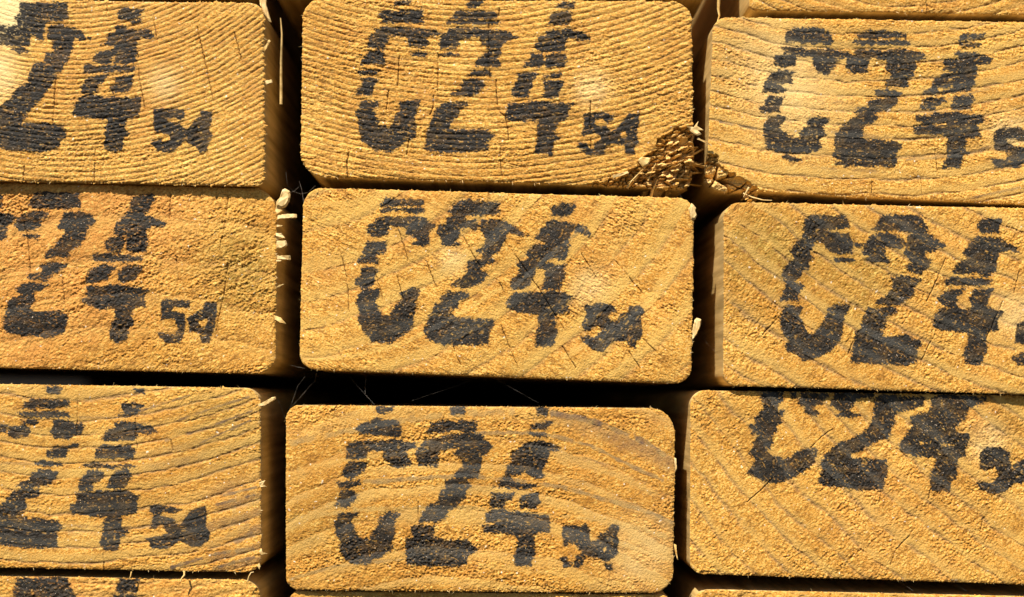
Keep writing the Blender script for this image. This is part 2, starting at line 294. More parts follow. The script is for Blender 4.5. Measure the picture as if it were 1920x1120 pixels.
def make_end_grain():
    m, N, L = mat_new('sawn_end_grain'); t = NT(N, L)
    geo = N.new('ShaderNodeTexCoord').outputs['Object']
    a1 = N.new('ShaderNodeAttribute'); a1.attribute_name = 'wood_a'
    a2 = N.new('ShaderNodeAttribute'); a2.attribute_name = 'wood_b'
    s1 = N.new('ShaderNodeSeparateColor'); L.new(a1.outputs['Color'], s1.inputs[0])
    s2 = N.new('ShaderNodeSeparateColor'); L.new(a2.outputs['Color'], s2.inputs[0])
    a3 = N.new('ShaderNodeAttribute'); a3.attribute_name = 'wood_c'
    s3 = N.new('ShaderNodeSeparateColor'); L.new(a3.outputs['Color'], s3.inputs[0])
    brown, amber, blond = s3.outputs
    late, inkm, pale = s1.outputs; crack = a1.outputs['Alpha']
    orange, grey, moss = s2.outputs; line = a2.outputs['Alpha']
    big = t.noise(geo, 60, 3); fine = t.noise(geo, 2600, 2, .6); mid = t.noise(geo, 500, 3)
    col = t.mix(t.ramp(big, .3, .7), EARLY_A, EARLY_B)
    col = t.mix(t.ramp(fine, .50, .66, 0, .65), col, (0.95, 0.67, 0.22))
    col = t.mix(t.math('MULTIPLY', t.ramp(fine, .49, .35, 0, .85), t.ramp(late, 0, .8, 1, .25)), col, (0.34, 0.145, 0.018))
    col = t.mix(t.ramp(mid, .40, .24, 0, .55), col, (0.42, 0.19, 0.025))
    col = t.mix(t.math('MULTIPLY', orange, .8), col, (0.62, 0.26, 0.055))
    col = t.mix(t.math('MULTIPLY', moss, t.ramp(mid, .25, .6, 1.0, .45)), col, (0.23, 0.165, 0.025))
    col = t.mix(t.math('MULTIPLY', amber, .75), col, (0.50, 0.215, 0.024))
    col = t.mix(t.math('MULTIPLY', brown, .85), col, (0.27, 0.115, 0.014))
    col = t.mix(t.math('MULTIPLY', blond, .5), col, (0.90, 0.62, 0.17))
    lcol = t.mix(grey, (0.80, 0.51, 0.125), (0.075, 0.058, 0.054))
    col = t.mix(t.math('MULTIPLY', late, t.ramp(mid, .3, .6, .6, .9)), col, lcol)
    col = t.mix(line, col, (0.17, 0.115, 0.065))
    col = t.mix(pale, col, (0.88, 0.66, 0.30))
    col = t.mix(t.math('MULTIPLY', crack, .75), col, (0.05, 0.022, 0.008))
    # pale broken fibre ends glinting through the saw marks
    fleck = t.ramp(t.noise(geo, 1100, 1), .735, .775)
    col = t.mix(t.math('MULTIPLY', fleck, .8), col, (0.88, 0.74, 0.55))
    ic = t.mix(late, (0.018, 0.0145, 0.0110), (0.085, 0.080, 0.068))
    ic = t.mix(t.ramp(mid, .35, .7, 0, .5), ic, (0.048, 0.042, 0.034))
    ic = t.mix(t.ramp(t.noise(geo, 2300, 1), .72, .76), ic, (0.42, 0.33, 0.24))
    col = t.mix(inkm, col, ic)
    b = N['Principled BSDF']; L.new(col, b.inputs['Base Color'])
    t.put(b.inputs['Roughness'], t.ramp(inkm, 0, 1, .75, .55))
    t.put(b.inputs['Specular IOR Level'], t.ramp(inkm, 0, 1, .3, .14))
    bp = N.new('ShaderNodeBump'); bp.inputs['Strength'].default_value = .75; bp.inputs['Distance'].default_value = .0003
    L.new(t.noise(geo, 2600, 2, .6), bp.inputs['Height']); L.new(bp.outputs[0], b.inputs['Normal'])
    return m
def make_long_grain():
    m, N, L = mat_new('planed_long_grain'); t = NT(N, L)
    geo = N.new('ShaderNodeTexCoord').outputs['Object']
    v = t.scalevec(geo, (1, .035, 1)); n1 = t.noise(v, 420, 4, .6); n2 = t.noise(t.scalevec(geo, (1, .12, 1)), 110, 3)
    n3 = t.noise(geo, 900, 2)
    col = t.mix(t.ramp(n1, .3, .7), (0.36, 0.22, 0.058), (0.84, 0.58, 0.23))
    col = t.mix(t.ramp(n2, .5, .70, 0, .75), col, (0.28, 0.19, 0.065))
    col = t.mix(t.ramp(n3, .70, .76, 0, .7), col, (0.66, 0.52, 0.30))
    b = N['Principled BSDF']; L.new(col, b.inputs['Base Color']); b.inputs['Roughness'].default_value = .7
    b.inputs['Specular IOR Level'].default_value = .3
    bp = N.new('ShaderNodeBump'); bp.inputs['Strength'].default_value = .5; bp.inputs['Distance'].default_value = .0004
    L.new(n1, bp.inputs['Height']); L.new(bp.outputs[0], b.inputs['Normal'])
    return m
def make_fibre(name, c1, c2):
    m, N, L = mat_new(name); t = NT(N, L)
    geo = N.new('ShaderNodeTexCoord').outputs['Object']
    b = N['Principled BSDF']; L.new(t.mix(t.ramp(t.noise(geo, 900, 3), .35, .65), c1, c2), b.inputs['Base Color'])
    b.inputs['Roughness'].default_value = .65
    return m
def make_web():
    m, N, L = mat_new('spider_silk'); t = NT(N, L)
    geo = N.new('ShaderNodeTexCoord').outputs['Object']
    b = N['Principled BSDF']; L.new(t.mix(t.ramp(t.noise(geo, 700, 2), .4, .6), (0.05, 0.04, 0.03), (0.26, 0.23, 0.19)), b.inputs['Base Color'])
    b.inputs['Roughness'].default_value = .5
    return m
EARLY_A, EARLY_B = (0.61, 0.280, 0.032), (0.76, 0.396, 0.064)
M_END = make_end_grain(); M_LONG = make_long_grain()
M_CHIP = make_fibre('torn_pale_wood', (0.56, 0.36, 0.12), (0.80, 0.58, 0.26))
M_TORN = make_fibre('torn_golden_wood', (0.60, 0.34, 0.075), (0.86, 0.60, 0.23))
M_WEB = make_web()

# ------------------------------------------------------------------ objects
def link(name, verts, faces, mat, parent=None, smooth=False):
    me = bpy.data.meshes.new(name)
    verts = np.asarray(verts, np.float32)
    if isinstance(faces, np.ndarray):
        nf, k = faces.shape
        me.vertices.add(len(verts)); me.vertices.foreach_set('co', verts.ravel())
        me.loops.add(nf * k); me.loops.foreach_set('vertex_index', faces.astype(np.int32).ravel())
        me.polygons.add(nf); me.polygons.foreach_set('loop_start', np.arange(0, nf * k, k, dtype=np.int32))
        me.polygons.foreach_set('loop_total', np.full(nf, k, np.int32))
    else:
        me.from_pydata([tuple(map(float, v)) for v in verts], [], faces)
    me.polygons.foreach_set('use_smooth', np.full(len(me.polygons), smooth))
    me.materials.append(mat); me.update(calc_edges=True)
    o = bpy.data.objects.new(name, me); COL.objects.link(o)
    if parent is not None: o.parent = parent
    return o
def attr(me, name, arr):
    a = me.attributes.new(name, 'FLOAT_COLOR', 'POINT'); a.data.foreach_set('color', np.ascontiguousarray(arr, np.float32).ravel())

def beam(key, label, x=None, top=None, bot=None, rad=None, y0=0.0, seed=0, step=1.15,
         pith=(0, 0), sp=10, late_w=.3, late_s=.5, grey=.5, ridge=1.0, crumb=1.0, cell=3.2, ang=0, aniso=2.0,
         line=.0, groove=.5, warp=3.0, cracks=(), blobs=(), frac=None, edge=1.0, fray=120, dash=.4, gradw=None, bands=(), cw=.62, speck=1.0, amber=.3):
    rs = np.random.RandomState(seed + 11)
    (xlt, xlb), (xrt, xrb) = x; (tyl, tyr), (byl, byr) = top, bot
    rtl, rtr, rbr, rbl = rad
    H = (byl + byr) / 2 - (tyl + tyr) / 2; Wd = xrt - xlt
    q = np.arange(0, 5, .33); head = q * q / 2.6; head = head[head < 8]
    mid_ = np.arange(head[-1] + step, H - head[-1] - step * .5, step)
    t = np.concatenate([head, mid_, (H - head)[::-1]]); v = t / H
    nu = int(Wd / step); u = np.linspace(0, 1, nu)
    def inset(t, r1, r2):
        a = np.where(t < r1, r1 - np.sqrt(np.maximum(r1 ** 2 - (r1 - np.minimum(t, r1)) ** 2, 0)), 0)
        tb = H - t
        b = np.where(tb < r2, r2 - np.sqrt(np.maximum(r2 ** 2 - (r2 - np.minimum(tb, r2)) ** 2, 0)), 0)
        return a + b
    xl = xlt + (xlb - xlt) * v + inset(t, rtl, rbl); xr = xrt + (xrb - xrt) * v - inset(t, rtr, rbr)
    X = xl[:, None] * (1 - u) + xr[:, None] * u
    fx = (X - xlt) / (xrt - xlt)
    Yt = tyl + (tyr - tyl) * fx; Yb = byl + (byr - byl) * fx
    Y = Yt * (1 - v[:, None]) + Yb * v[:, None]
    Xc, Yc = X.copy(), Y.copy()          # clean outline of the planed faces
    # ragged saw edge
    dl = X - xl[:, None]; dr = xr[:, None] - X; dtp = Y - Yt; db = Yb - Y
    de = np.minimum(np.minimum(dl, dr), np.minimum(dtp, db))
    def rag(c, k): return (vn(c / 2.4, c * 0 + seed, k) - .5) * 3.4 - 2.4 * ss(.86, .95, vn(c / 6., c * 0 + seed, k + 5)) + (vn(c / 11., c * 0 + seed, k + 1) - .5) * 2.4
    wl = np.exp(-dl / 5); wr = np.exp(-dr / 5); wt = np.exp(-dtp / 5); wb = np.exp(-db / 5)
    X = X + edge * (wl * rag(Y, 1) * .55 - wr * rag(Y, 3) * .8); Y = Y + edge * (wt * rag(X, 5) * .8 - wb * rag(X, 7) * .6)
    # growth rings
    cx, cy = pith
    R = np.hypot(X - cx, Y - cy); R0 = R.mean()
    A = np.arctan2(Y - cy, X - cx) * R0
    Rw = R + warp * (fbm(X / 90., Y / 90., 2 + seed) - .5) * 3 + warp * .45 * (fbm(X / 17., Y / 17., 4 + seed) - .5) * 2
    spx = sp if gradw is None else sp * (1 + gradw * (fx - .5))
    ph = Rw / sp + .8 * (vn(Rw / (sp * 2.3), Rw * 0 + seed, 6) - .5)
    if gradw is not None: ph = ph + gradw * 3.0 * ((fx - .5) ** 2) * 4
    f = ph - np.floor(ph); ring = np.floor(ph)
    ringr = vn(ring * 3.7, ring * 0 + seed, 8)
    lw = late_w * (.6 + .8 * ringr)
    late = ss(1 - lw - .26, 1 - lw + .10, f + .10 * (fbm(X / 7., Y / 7., 3) - .5)) * (1 - ss(.955, 1.0, f))
    patch = ss(.30, .62, vn(A / (sp * 2.6), ring * 5.3, 9) * .6 + fbm(X / 34., Y / 34., 10 + seed) * .4 + (1 - dash) * .35)
    late = late * patch * (.55 + .6 * ringr) * late_s
    late = np.clip(late, 0, 1)
    grs = np.zeros_like(X); ov = np.zeros_like(X)
    for pts, hw, am, gv in bands:
        dd = np.full_like(X, 99.0)
        for i in range(len(pts) - 1): dd = np.minimum(dd, seg_dist(X, Y, pts[i], pts[i + 1]))
        dd = dd + (fbm(X / 9., Y / 9., 3) - .5) * hw * 1.3
        g_ = (1 - ss(hw * .55, hw * 1.05, dd)) * am * ss(.22, .5, vn(X / 13. + hw, Y / 22., 5) * .6 + fbm(X / 30., Y / 30., 9) * .5)
        grs = np.where(g_ > ov, gv, grs); ov = np.maximum(ov, g_)
    late = np.maximum(late, ov)
    ln = np.exp(-(np.minimum(f, 1 - f) / .085) ** 2) * ss(.28, .6, fbm(A / 26., ring * 3.1, 5))
    # crumbled fibre ends
    ca, sa = math.cos(math.radians(ang)), math.sin(math.radians(ang))
    P = (X * ca + Y * sa) / aniso; Q = -X * sa + Y * ca
    n1 = vn(P / cell, Q / cell, 1 + seed); n2 = vn(P / (cell * 1.9), Q / (cell * 1.9), 3 + seed); n3 = vn(X / (cell * 3.8), Y / (cell * 3.8), 5 + seed)
    n0 = vn(X / 2.1, Y / 2.1, 12 + seed)
    rough = (ss(.28, .72, fbm(X / 95., Y / 95., 6 + seed, 2)) * .75 + .5) * (.55 + .9 * ss(.25, .7, fbm(P / 42., Q / 15., 11 + seed)))
    cr = (n1 - .5) * 2.3 + (n2 - .5) * 1.0 + (n3 - .5) * .4 + (n0 - .5) * 1.7
    pit = np.clip(n1 * .6 + n2 * .6 - .70, 0, 1) * 5
    smooth_ = 1 - .82 * np.clip(late * 1.1, 0, 1)
    h = crumb * rough * (cr - pit * 1.3) * smooth_
    rn = vn(A / 9., ring * 4.1, 7); rn2 = vn(A / 45., ring * 2.2, 9)
    prof = np.cos(2 * np.pi * (f - .45)); prof = np.where(prof > 0, prof * .6, prof * (.2 + 1.5 * rn ** 1.5))
    h = h + ridge * prof * (.35 + 1.3 * rn2) * (.6 + .8 * n2)
    h = h - groove * ln * (1.1 + n2)
    h = h + (fbm(X / 150., Y / 150., 3 + seed, 2) - .5) * 9 + (fbm(X / 40., Y / 40., 1 + seed, 2) - .5) * 1.0
    h = h - 1.6 * np.exp(-de / 2.2) - .9 * np.exp(-de / 9.)
    # cracks
    crk = np.zeros_like(X)
    for c in cracks:
        for i in range(len(c) - 1):
            a, b = c[i], c[i + 1]
            m = (X > min(a[0], b[0]) - 8) & (X < max(a[0], b[0]) + 8) & (Y > min(a[1], b[1]) - 8) & (Y < max(a[1], b[1]) + 8)
            if m.any():
                wob = (vn(Y[m] / 5., X[m] * 0 + i, 2) - .5) * 2.6
                dd = seg_dist(X[m] + wob, Y[m], a, b)
                crk[m] = np.maximum(crk[m], (.35 + .65 * ss(.2, .6, vn(X[m] / 13., Y[m] / 13., 6))) * np.exp(-(dd / cw) ** 2))
    h = h - 5.0 * crk
    # stains, pressed spots, and glare painted in as a pale patch
    orange = np.zeros_like(X); moss = np.zeros_like(X); pale = np.zeros_like(X); gr = np.full_like(X, grey)
    for bx, by, br_, kind, am in blobs:
        asp = 1.0
        g = np.exp(-(((X - bx) / br_) ** 2 + ((Y - by) / br_) ** 2) ** 1.2) * am * (.55 + .9 * fbm(X / 22., Y / 22., 9))
        if kind == 'o': orange += g
        elif kind == 'm': moss += g * 1.5
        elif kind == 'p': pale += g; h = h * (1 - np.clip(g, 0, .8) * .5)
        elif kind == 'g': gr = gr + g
        elif kind == 'w': pale += g * 1.3; h = h * (1 - np.clip(g, 0, .8) * .8)  # bright glare painted into the colour as a whitened, smoothed patch
    orange += .35 * ss(.55, .8, fbm(X / 70., Y / 50., 12 + seed))
    gr = np.clip(gr * (.45 + 1.1 * fbm(A / 60., ring * 1.3, 11)), 0, 1)
    gr = np.where(ov > .12, grs * (.6 + .8 * fbm(X / 12., Y / 12., 4)), gr)
    gr = np.clip(gr, 0, 1)
    # ink
    glyphs = INK.get(key, {}); names = list(glyphs); best = np.full(X.shape, -99.0); who = np.zeros(X.shape, int)
    for gi, gname in enumerate(names):
        s_ = union_sd(X, Y, glyphs[gname]); m = s_ > best; best[m] = s_[m]; who[m] = gi
    jit = (vn(A / 7., Rw / 2.6, 4) - .5) * 4.2 + (vn(X / 2.2, Y / 2.0, 6) - .5) * 4.6 + (vn(X / 9., Y / 9., 7) - .5) * 2.4
    sm = np.isin(who, [i for i, g_ in enumerate(names) if g_ in ('5', '4b')]) if names else np.zeros(X.shape, bool)
    inkv = ss(-1.2, 1.2, best + jit * np.where(sm, .55, 1.0) + np.where(sm, .5, .8) - pit * .5 - ln * groove * .9 * (best < 6))
    inkv = inkv * (1 - .6 * ss(.80, .90, vn(X / 4., Y / 2.6, 13 + seed) * .65 + n3 * .35))
    inkv = inkv * (1 - .10 * ss(.45, .8, fbm(X / 20., Y / 12., 3 + seed)) * (.3 + n1)) * (1 - .45 * ss(.74, .92, vn(A / 5., Rw / 2.0, 5)))
    rim = np.exp(-np.clip(-best, 0, 99) / 3.2) * .28 * (best < 0) * ss(.45, .7, fbm(X / 14., Y / 14., 2))
    inkv = np.clip(inkv + rim, 0, 1)
    # colour of the torn fibres: brown, amber and blond ones lie side by side
    g1 = vn(P / 1.7, Q / 1.5, 14); g2 = vn(P / 3.6, Q / 2.3, 15); g3 = fbm(P / 16., Q / 8., 2 + seed); g4 = vn(P / 2.0 + 40, Q / 1.7 + 9, 11)
    brown = ss(.56, .80, g1 * .55 + g2 * .45 + (g3 - .5) * .55) * (1 - .75 * late)
    brown = np.clip(brown * speck + .5 * ss(.55, .9, fbm(P / 60., Q / 9., 5 + seed)) * speck * .4, 0, 1)
    blond = ss(.60, .85, g4 * .6 + (1 - g2) * .4 + (.5 - g3) * .3) * (1 - late)
    amb = np.clip(amber + 1.2 * (fbm(X / 130., Y / 90., 8 + seed) - .5) + .5 * (fbm(Rw / sp / 1.7, A / 400., 4) - .5), 0, 1)
    # broken-off wood
    dep = np.zeros_like(X)
    if frac:
        for Pf, maxd, cellpx, sd2 in frac:
            Pf = np.array(Pf, float)
            m0 = (X > Pf[:, 0].min() - 10) & (Y > Pf[:, 1].min() - 10) & (X < Pf[:, 0].max() + 10) & (Y < Pf[:, 1].max() + 10)
            sdv = poly_sd(X[m0] + (vn(X[m0] / 7., Y[m0] / 5., 3) - .5) * 9, Y[m0] + (vn(X[m0] / 9., Y[m0] / 5., 5) - .5) * 7, Pf)
            r2 = np.random.RandomState(sd2)
            area = (Pf[:, 0].max() - Pf[:, 0].min()) * (Pf[:, 1].max() - Pf[:, 1].min())
            npt = max(4, int(area / cellpx ** 2))
            pt = np.stack([r2.uniform(Pf[:, 0].min(), Pf[:, 0].max(), npt), r2.uniform(Pf[:, 1].min(), Pf[:, 1].max(), npt)], -1)
            rv = r2.rand(npt)
            xx, yy = X[m0], Y[m0]; bd = np.full(xx.shape, 1e9); bi = np.zeros(xx.shape, int); b2 = np.full(xx.shape, 1e9)
            for i in range(npt):
                d_ = np.hypot((xx - pt[i, 0]) * .62 + (yy - pt[i, 1]) * .22, (yy - pt[i, 1]) * 1.25)
                mm = d_ < bd; b2 = np.where(mm, bd, np.minimum(b2, d_)); bd = np.where(mm, d_, bd); bi[mm] = i
            g = ss(0, 4, sdv) * (.25 + .75 * ss(0, 60, sdv))
            dd = g * maxd * (.18 + .82 * rv[bi]) + ss(0, 2, sdv) * np.exp(-((b2 - bd) / 1.3) ** 2) * maxd * .35
            dep[m0] = np.maximum(dep[m0], dd * (sdv > 0))
            h[m0] += (sdv > 0) * (vn(xx / 3., yy / 2.6, 4) - .5) * 5
        fr = ss(.1, 1, dep / .002)
        inkv = inkv * (1 - fr); pale = pale * (1 - fr) + fr * .35; brown = brown * (1 - fr)
    ydisp = y0 - h * S + dep
    k = (D + y0) / D * S
    ox, oz = ((xlt + xrt) / 2 - VX) * k, (VY - max(byl, byr)) * k
    root = bpy.data.objects.new('timber', None); COL.objects.link(root)
    root.location = (ox, y0, oz); root.empty_display_size = .01
    root['label'] = label; root['category'] = 'timber'; root['group'] = 'stacked construction timbers seen end on'
    wood = np.stack([(X - VX) * k - ox, ydisp - y0, (VY - Y) * k - oz], -1)
    nv, nu = X.shape; idx = np.arange(nv * nu).reshape(nv, nu)
    F = np.stack([idx[:-1, :-1], idx[1:, :-1], idx[1:, 1:], idx[:-1, 1:]], -1).reshape(-1, 4)
    lnc = np.clip(ln * line * (1 - .5 * inkv), 0, 1)
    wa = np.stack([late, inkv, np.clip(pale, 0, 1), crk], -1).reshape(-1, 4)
    wc = np.stack([brown, amb, np.clip(blond, 0, 1), np.ones_like(X)], -1).reshape(-1, 4)
    wb_ = np.stack([np.clip(orange, 0, 1), gr, np.clip(moss, 0, 1), lnc], -1).reshape(-1, 4)
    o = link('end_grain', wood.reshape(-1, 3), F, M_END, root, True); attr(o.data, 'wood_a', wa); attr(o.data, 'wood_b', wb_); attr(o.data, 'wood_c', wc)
    # printed characters: a film of ink lying on the fibres
    fi = inkv.ravel()[F].min(1) > .42; fw = who.ravel()[F[:, 0]]
    fb = best.ravel()[F].max(1) > -3
    vw = wood.reshape(-1, 3)
    for gi, gname in enumerate(names):
        sel = F[fi & fb & (fw == gi)]
        if len(sel) < 12: continue
        us, inv = np.unique(sel, return_inverse=True)
        vv = vw[us].copy(); vv[:, 1] -= .00003
        c = link('printed_letter' if gname == 'C' else 'printed_digit', vv, inv.reshape(-1, 4), M_END, root, True)
        attr(c.data, 'wood_a', wa[us]); attr(c.data, 'wood_b', wb_[us]); attr(c.data, 'wood_c', wc[us])
        c['label'] = {'C': 'large black stamped C', '2': 'large black stamped 2', '4': 'large black stamped 4', '5': 'small black stamped 5', '4b': 'small black stamped 4'}[gname]
    # planed faces running back into the stack
    loop = np.concatenate([idx[0, :], idx[1:, -1], idx[-1, -2::-1], idx[-2:0:-1, 0]])
    fr_ = wood.reshape(-1, 3)[loop]
    cl = np.stack([(Xc.ravel()[loop] - VX) * k - ox, (VY - Yc.ravel()[loop]) * k - oz], -1)
    rings = [fr_]; base = fr_[:, 1]
    for j, dp in enumerate((.0006, .002, .005, .011, .022, .045, .09, .2, .55)):
        z = np.empty((len(loop), 3)); z[:, 0] = cl[:, 0]; z[:, 2] = cl[:, 1]
        z[:, 1] = np.maximum(dp, base + .0001 * (j + 1)); 
        if dep.max() > 0:
            z[:, 1] = np.maximum(z[:, 1], base + .0002 * (j + 1))
        rings.append(z)
    nl = len(loop); V = np.concatenate(rings); fs = []
    a = np.arange(nl); b_ = (a + 1) % nl
    for j in range(len(rings) - 1):
        fs.append(np.stack([a + j * nl, b_ + j * nl, b_ + (j + 1) * nl, a + (j + 1) * nl], -1))
    link('planed_body', V, np.concatenate(fs), M_LONG, root, True)
    # frayed fibres round the sawn edge and lifted specks of fibre on the face
    vs, fs = [], []
    def hair(p, d, ln_, w):
        d = d / (np.linalg.norm(d) + 1e-9); s_ = np.cross(d, [0, 1, 0.01]); s_ /= np.linalg.norm(s_) + 1e-9; n_ = np.cross(s_, d)
        i0 = len(vs); bend = rs.normal(0, .25, 3)
        m_ = p + d * ln_ * .55 + bend * ln_ * .15; e = p + (d + bend * .5) * ln_
        for c_, ww in ((p, w), (m_, w * .8)):
            for an in (0, 2.1, 4.2): vs.append(c_ + (s_ * math.cos(an) + n_ * math.sin(an) * .5) * ww)
        vs.append(e)
        for q_ in range(3):
            q2 = (q_ + 1) % 3
            fs.append((i0 + q_, i0 + q2, i0 + 3 + q2, i0 + 3 + q_)); fs.append((i0 + 3 + q_, i0 + 3 + q2, i0 + 6))
    cen = np.array([0, 0, (fr_[:, 2].min() + fr_[:, 2].max()) / 2])
    for _ in range(int(fray)):
        i = rs.randint(nl); p = fr_[i].copy()
        tang = fr_[(i + 6) % nl] - fr_[i - 6]; out = np.array([-tang[2], 0, tang[0]]); out /= np.linalg.norm(out) + 1e-9
        if np.dot(out, p - cen) < 0: out = -out
        d = out + rs.normal(0, .55, 3) + np.array([0, -.3, 0])
        L_ = S * (1.2 + rs.exponential(2.0)); hair(p - out * S * 1.5 , d, min(L_, S * 10), S * rs.uniform(.25, .75))
    allp = wood.reshape(-1, 3)
    for _ in range(int(fray * 1.6)):
        i = rs.randint(len(allp)); p = allp[i].copy()
        d = np.array([rs.normal(0, 1), -.5, rs.normal(0, 1)])
        hair(p, d, S * rs.uniform(1.5, 4.0), S * rs.uniform(.3, .6))
    link('frayed_fibres', np.array(vs), fs, M_CHIP, root)
    root['k'] = 1; del root['k']
    BEAMS[key] = (root, np.array([ox, y0, oz]))
    return root
BEAMS = {}

def splinter(key, pts, thick=.0003, y=-.0004, mat=None, back=0.0, name='splinter', label=None):
    """flat torn sliver following an outline given on the front plane, bevelled and slightly cupped"""
    root, o0 = BEAMS[key]; rs = np.random.RandomState(int(abs(pts[0][0] * 7 + pts[0][1])) % 9999)
    P = np.array(pts, float)
    Q = []
    for i in range(len(P)):
        a, b = P[i], P[(i + 1) % len(P)]; n = max(2, int(np.hypot(*(b - a)) / 3))
        for j in range(n): Q.append(a + (b - a) * j / n + rs.normal(0, .22, 2))
    Q = np.array(Q); c = Q.mean(0); n = len(Q)
    tt = (Q[:, 0] - Q[:, 0].min()) / (np.ptp(Q[:, 0]) + 1e-6)
    yy = y + back * tt + (vn(Q[:, 0] / 8, Q[:, 1] / 6, 3) - .5) * .0004
    f = W(Q[:, 0], Q[:, 1]) ; f[:, 1] = yy
    Qi = c + (Q - c) * .78
    g = W(Qi[:, 0], Qi[:, 1]); g[:, 1] = yy - thick * .55
    hnd = W(Q[:, 0], Q[:, 1]); hnd[:, 1] = yy + thick
    V = np.concatenate([g, f, hnd]) - o0; fs = [tuple(range(n - 1, -1, -1))]
    for i in range(n):
        j = (i + 1) % n
        fs.append((i, j, j + n, i + n)); fs.append((i + n, j + n, j + 2 * n, i + 2 * n))
    fs.append(tuple(range(2 * n, 3 * n)))
    o = link(name, V, fs, mat or M_CHIP, root)
    if label: o['label'] = label
    return o
def strand(pts, r, y=0.0, taper=.3):
    """verts/faces of a thin tapering tube through (px, py, depth) points"""
    P = np.array([W(p[0], p[1]) + np.array([0, p[2] if len(p) > 2 else y, 0]) for p in pts]); P = P.reshape(-1, 3)
    vs, fs = [], []
    for i, p in enumerate(P):
        d = P[min(i + 1, len(P) - 1)] - P[max(i - 1, 0)]; d /= np.linalg.norm(d) + 1e-12
        s_ = np.cross(d, [.1, 1, .05]); s_ /= np.linalg.norm(s_); n_ = np.cross(s_, d)
        rr = r * (1 - (1 - taper) * i / (len(P) - 1))
        for q in range(5):
            an = q * 2 * math.pi / 5; vs.append(p + (s_ * math.cos(an) + n_ * math.sin(an)) * rr)
    for i in range(len(P) - 1):
        for q in range(5):
            a, b = i * 5 + q, i * 5 + (q + 1) % 5; fs.append((a, b, b + 5, a + 5))
    return vs, fs
def strands(name, lst, mat, root=None, o0=None):
    V, F = [], []
    for pts, r, tp in lst:
        v, f = strand(pts, r, taper=tp); b = len(V); V += v; F += [tuple(i + b for i in q) for q in f]
    V = np.array(V)
    if o0 is not None: V = V - o0
    return link(name, V, F, mat, root, True)

# ------------------------------------------------------------------ the stack, row by row
beam('TL', 'top left timber with fine close growth rings, torn top edge and cut-off 24 54 stamp', x=((-240, -240), (494, 496)), top=(-6, 6), bot=(335, 349), rad=(30, 24, 18, 30), y0=-.0012, seed=1,
     pith=(130, -400), sp=9.5, late_w=.40, late_s=.30, grey=.5, ridge=.62, amber=.25, speck=.75, crumb=.7, cell=2.8, ang=-14, aniso=2.2, line=.55, groove=.7, warp=2.0, dash=.7, edge=2.0, fray=190,
     cracks=[[(200,10),(199,30)],[(287,30),(296,82)],[(258,100),(262,150),(272,205)],[(370,50),(385,120),(400,190)],[(105,150),(100,232)],[(178,280),(176,342)],[(46,310),(44,340)],[(440,60),(452,110)]],
     blobs=[(305,158,32,'p',.38),(0,22,46,'w',1.5),(-20,140,50,'w',.6),(250,60,160,'o',.35),(40,200,60,'g',.4)])  # the 'w' blobs paint the glare at the upper left
beam('TC', 'top middle timber stamped C24 54 whose lower right corner is broken into splinters', x=((568, 563), (1297, 1300)), top=(-2, 3), bot=(331, 352), rad=(36, 36, 22, 48), seed=2,
     pith=(885, -850), sp=11.0, late_w=.35, late_s=.25, grey=.5, ridge=.62, cw=.85, amber=.35, speck=.9, crumb=.8, cell=3.0, ang=4, aniso=2.4, line=.35, groove=.8, warp=2.2, dash=.6, edge=1.5, fray=230,
     cracks=[[(822,100),(821,170)],[(749,103),(746,160)],[(729,170),(724,205)],[(813,180),(812,200),(806,215)],[(918,45),(916,100),(919,145)],[(930,150),(933,200),(938,212),(948,218),(952,240),(954,262)],[(935,15),(936,28)],[(767,262),(763,290)],[(940,275),(938,300),(942,330)],[(942,305),(990,315)],[(655,285),(650,305),(653,335)],[(1107,190),(1108,280)]],
     blobs=[(1110,165,34,'p',.38)],
     frac=[([(1300,236),(1266,243),(1234,261),(1229,280),(1206,296),(1186,316),(1160,334),(1100,345),(1100,370),(1320,370),(1320,236)], .0075, 9, 5)])
beam('TR', 'top right timber with widely spaced grey growth lines and a chipped lower left corner', x=((1337, 1326), (2072, 2066)), top=(32, 44), bot=(355, 391), rad=(28, 28, 30, 26), seed=3,
     pith=(1640, -1000), sp=31, late_w=.36, late_s=.75, grey=.30, ridge=.5, crumb=.75, cell=2.7, amber=.2, ang=8, aniso=1.9, line=.6, groove=1.1, warp=3.6, dash=.45, fray=150,
     bands=[([(1351,229),(1416,241)], 3, .9, .8), ([(1400,62),(1440,72)], 3, .8, .6), ([(1560,248),(1700,262),(1760,255)], 3, .7, .7), ([(1700,300),(1800,292),(1900,262)], 3, .8, .8), ([(1820,372),(1910,352)], 3, .8, .8),
            ([(1540,315),(1660,322)], 3, .7, .7), ([(1780,185),(1880,160)], 3, .7, .7), ([(1700,212),(1820,205)], 3, .6, .6)],
     cracks=[[(1754,280),(1757,320)],[(1678,310),(1680,330)],[(1635,340),(1636,365)],[(1727,335),(1730,365)],[(1741,260),(1743,272)]],
     blobs=[(1890,245,36,'p',.38),(1440,110,80,'p',.25),(1500,200,90,'p',.3)],
     frac=[([(1315,297),(1338,298),(1365,322),(1394,334),(1418,350),(1426,368),(1405,400),(1300,400)], .016, 22, 9),
           ([(1326,288),(1347,288),(1345,312),(1330,315)], .006, 8, 2)])
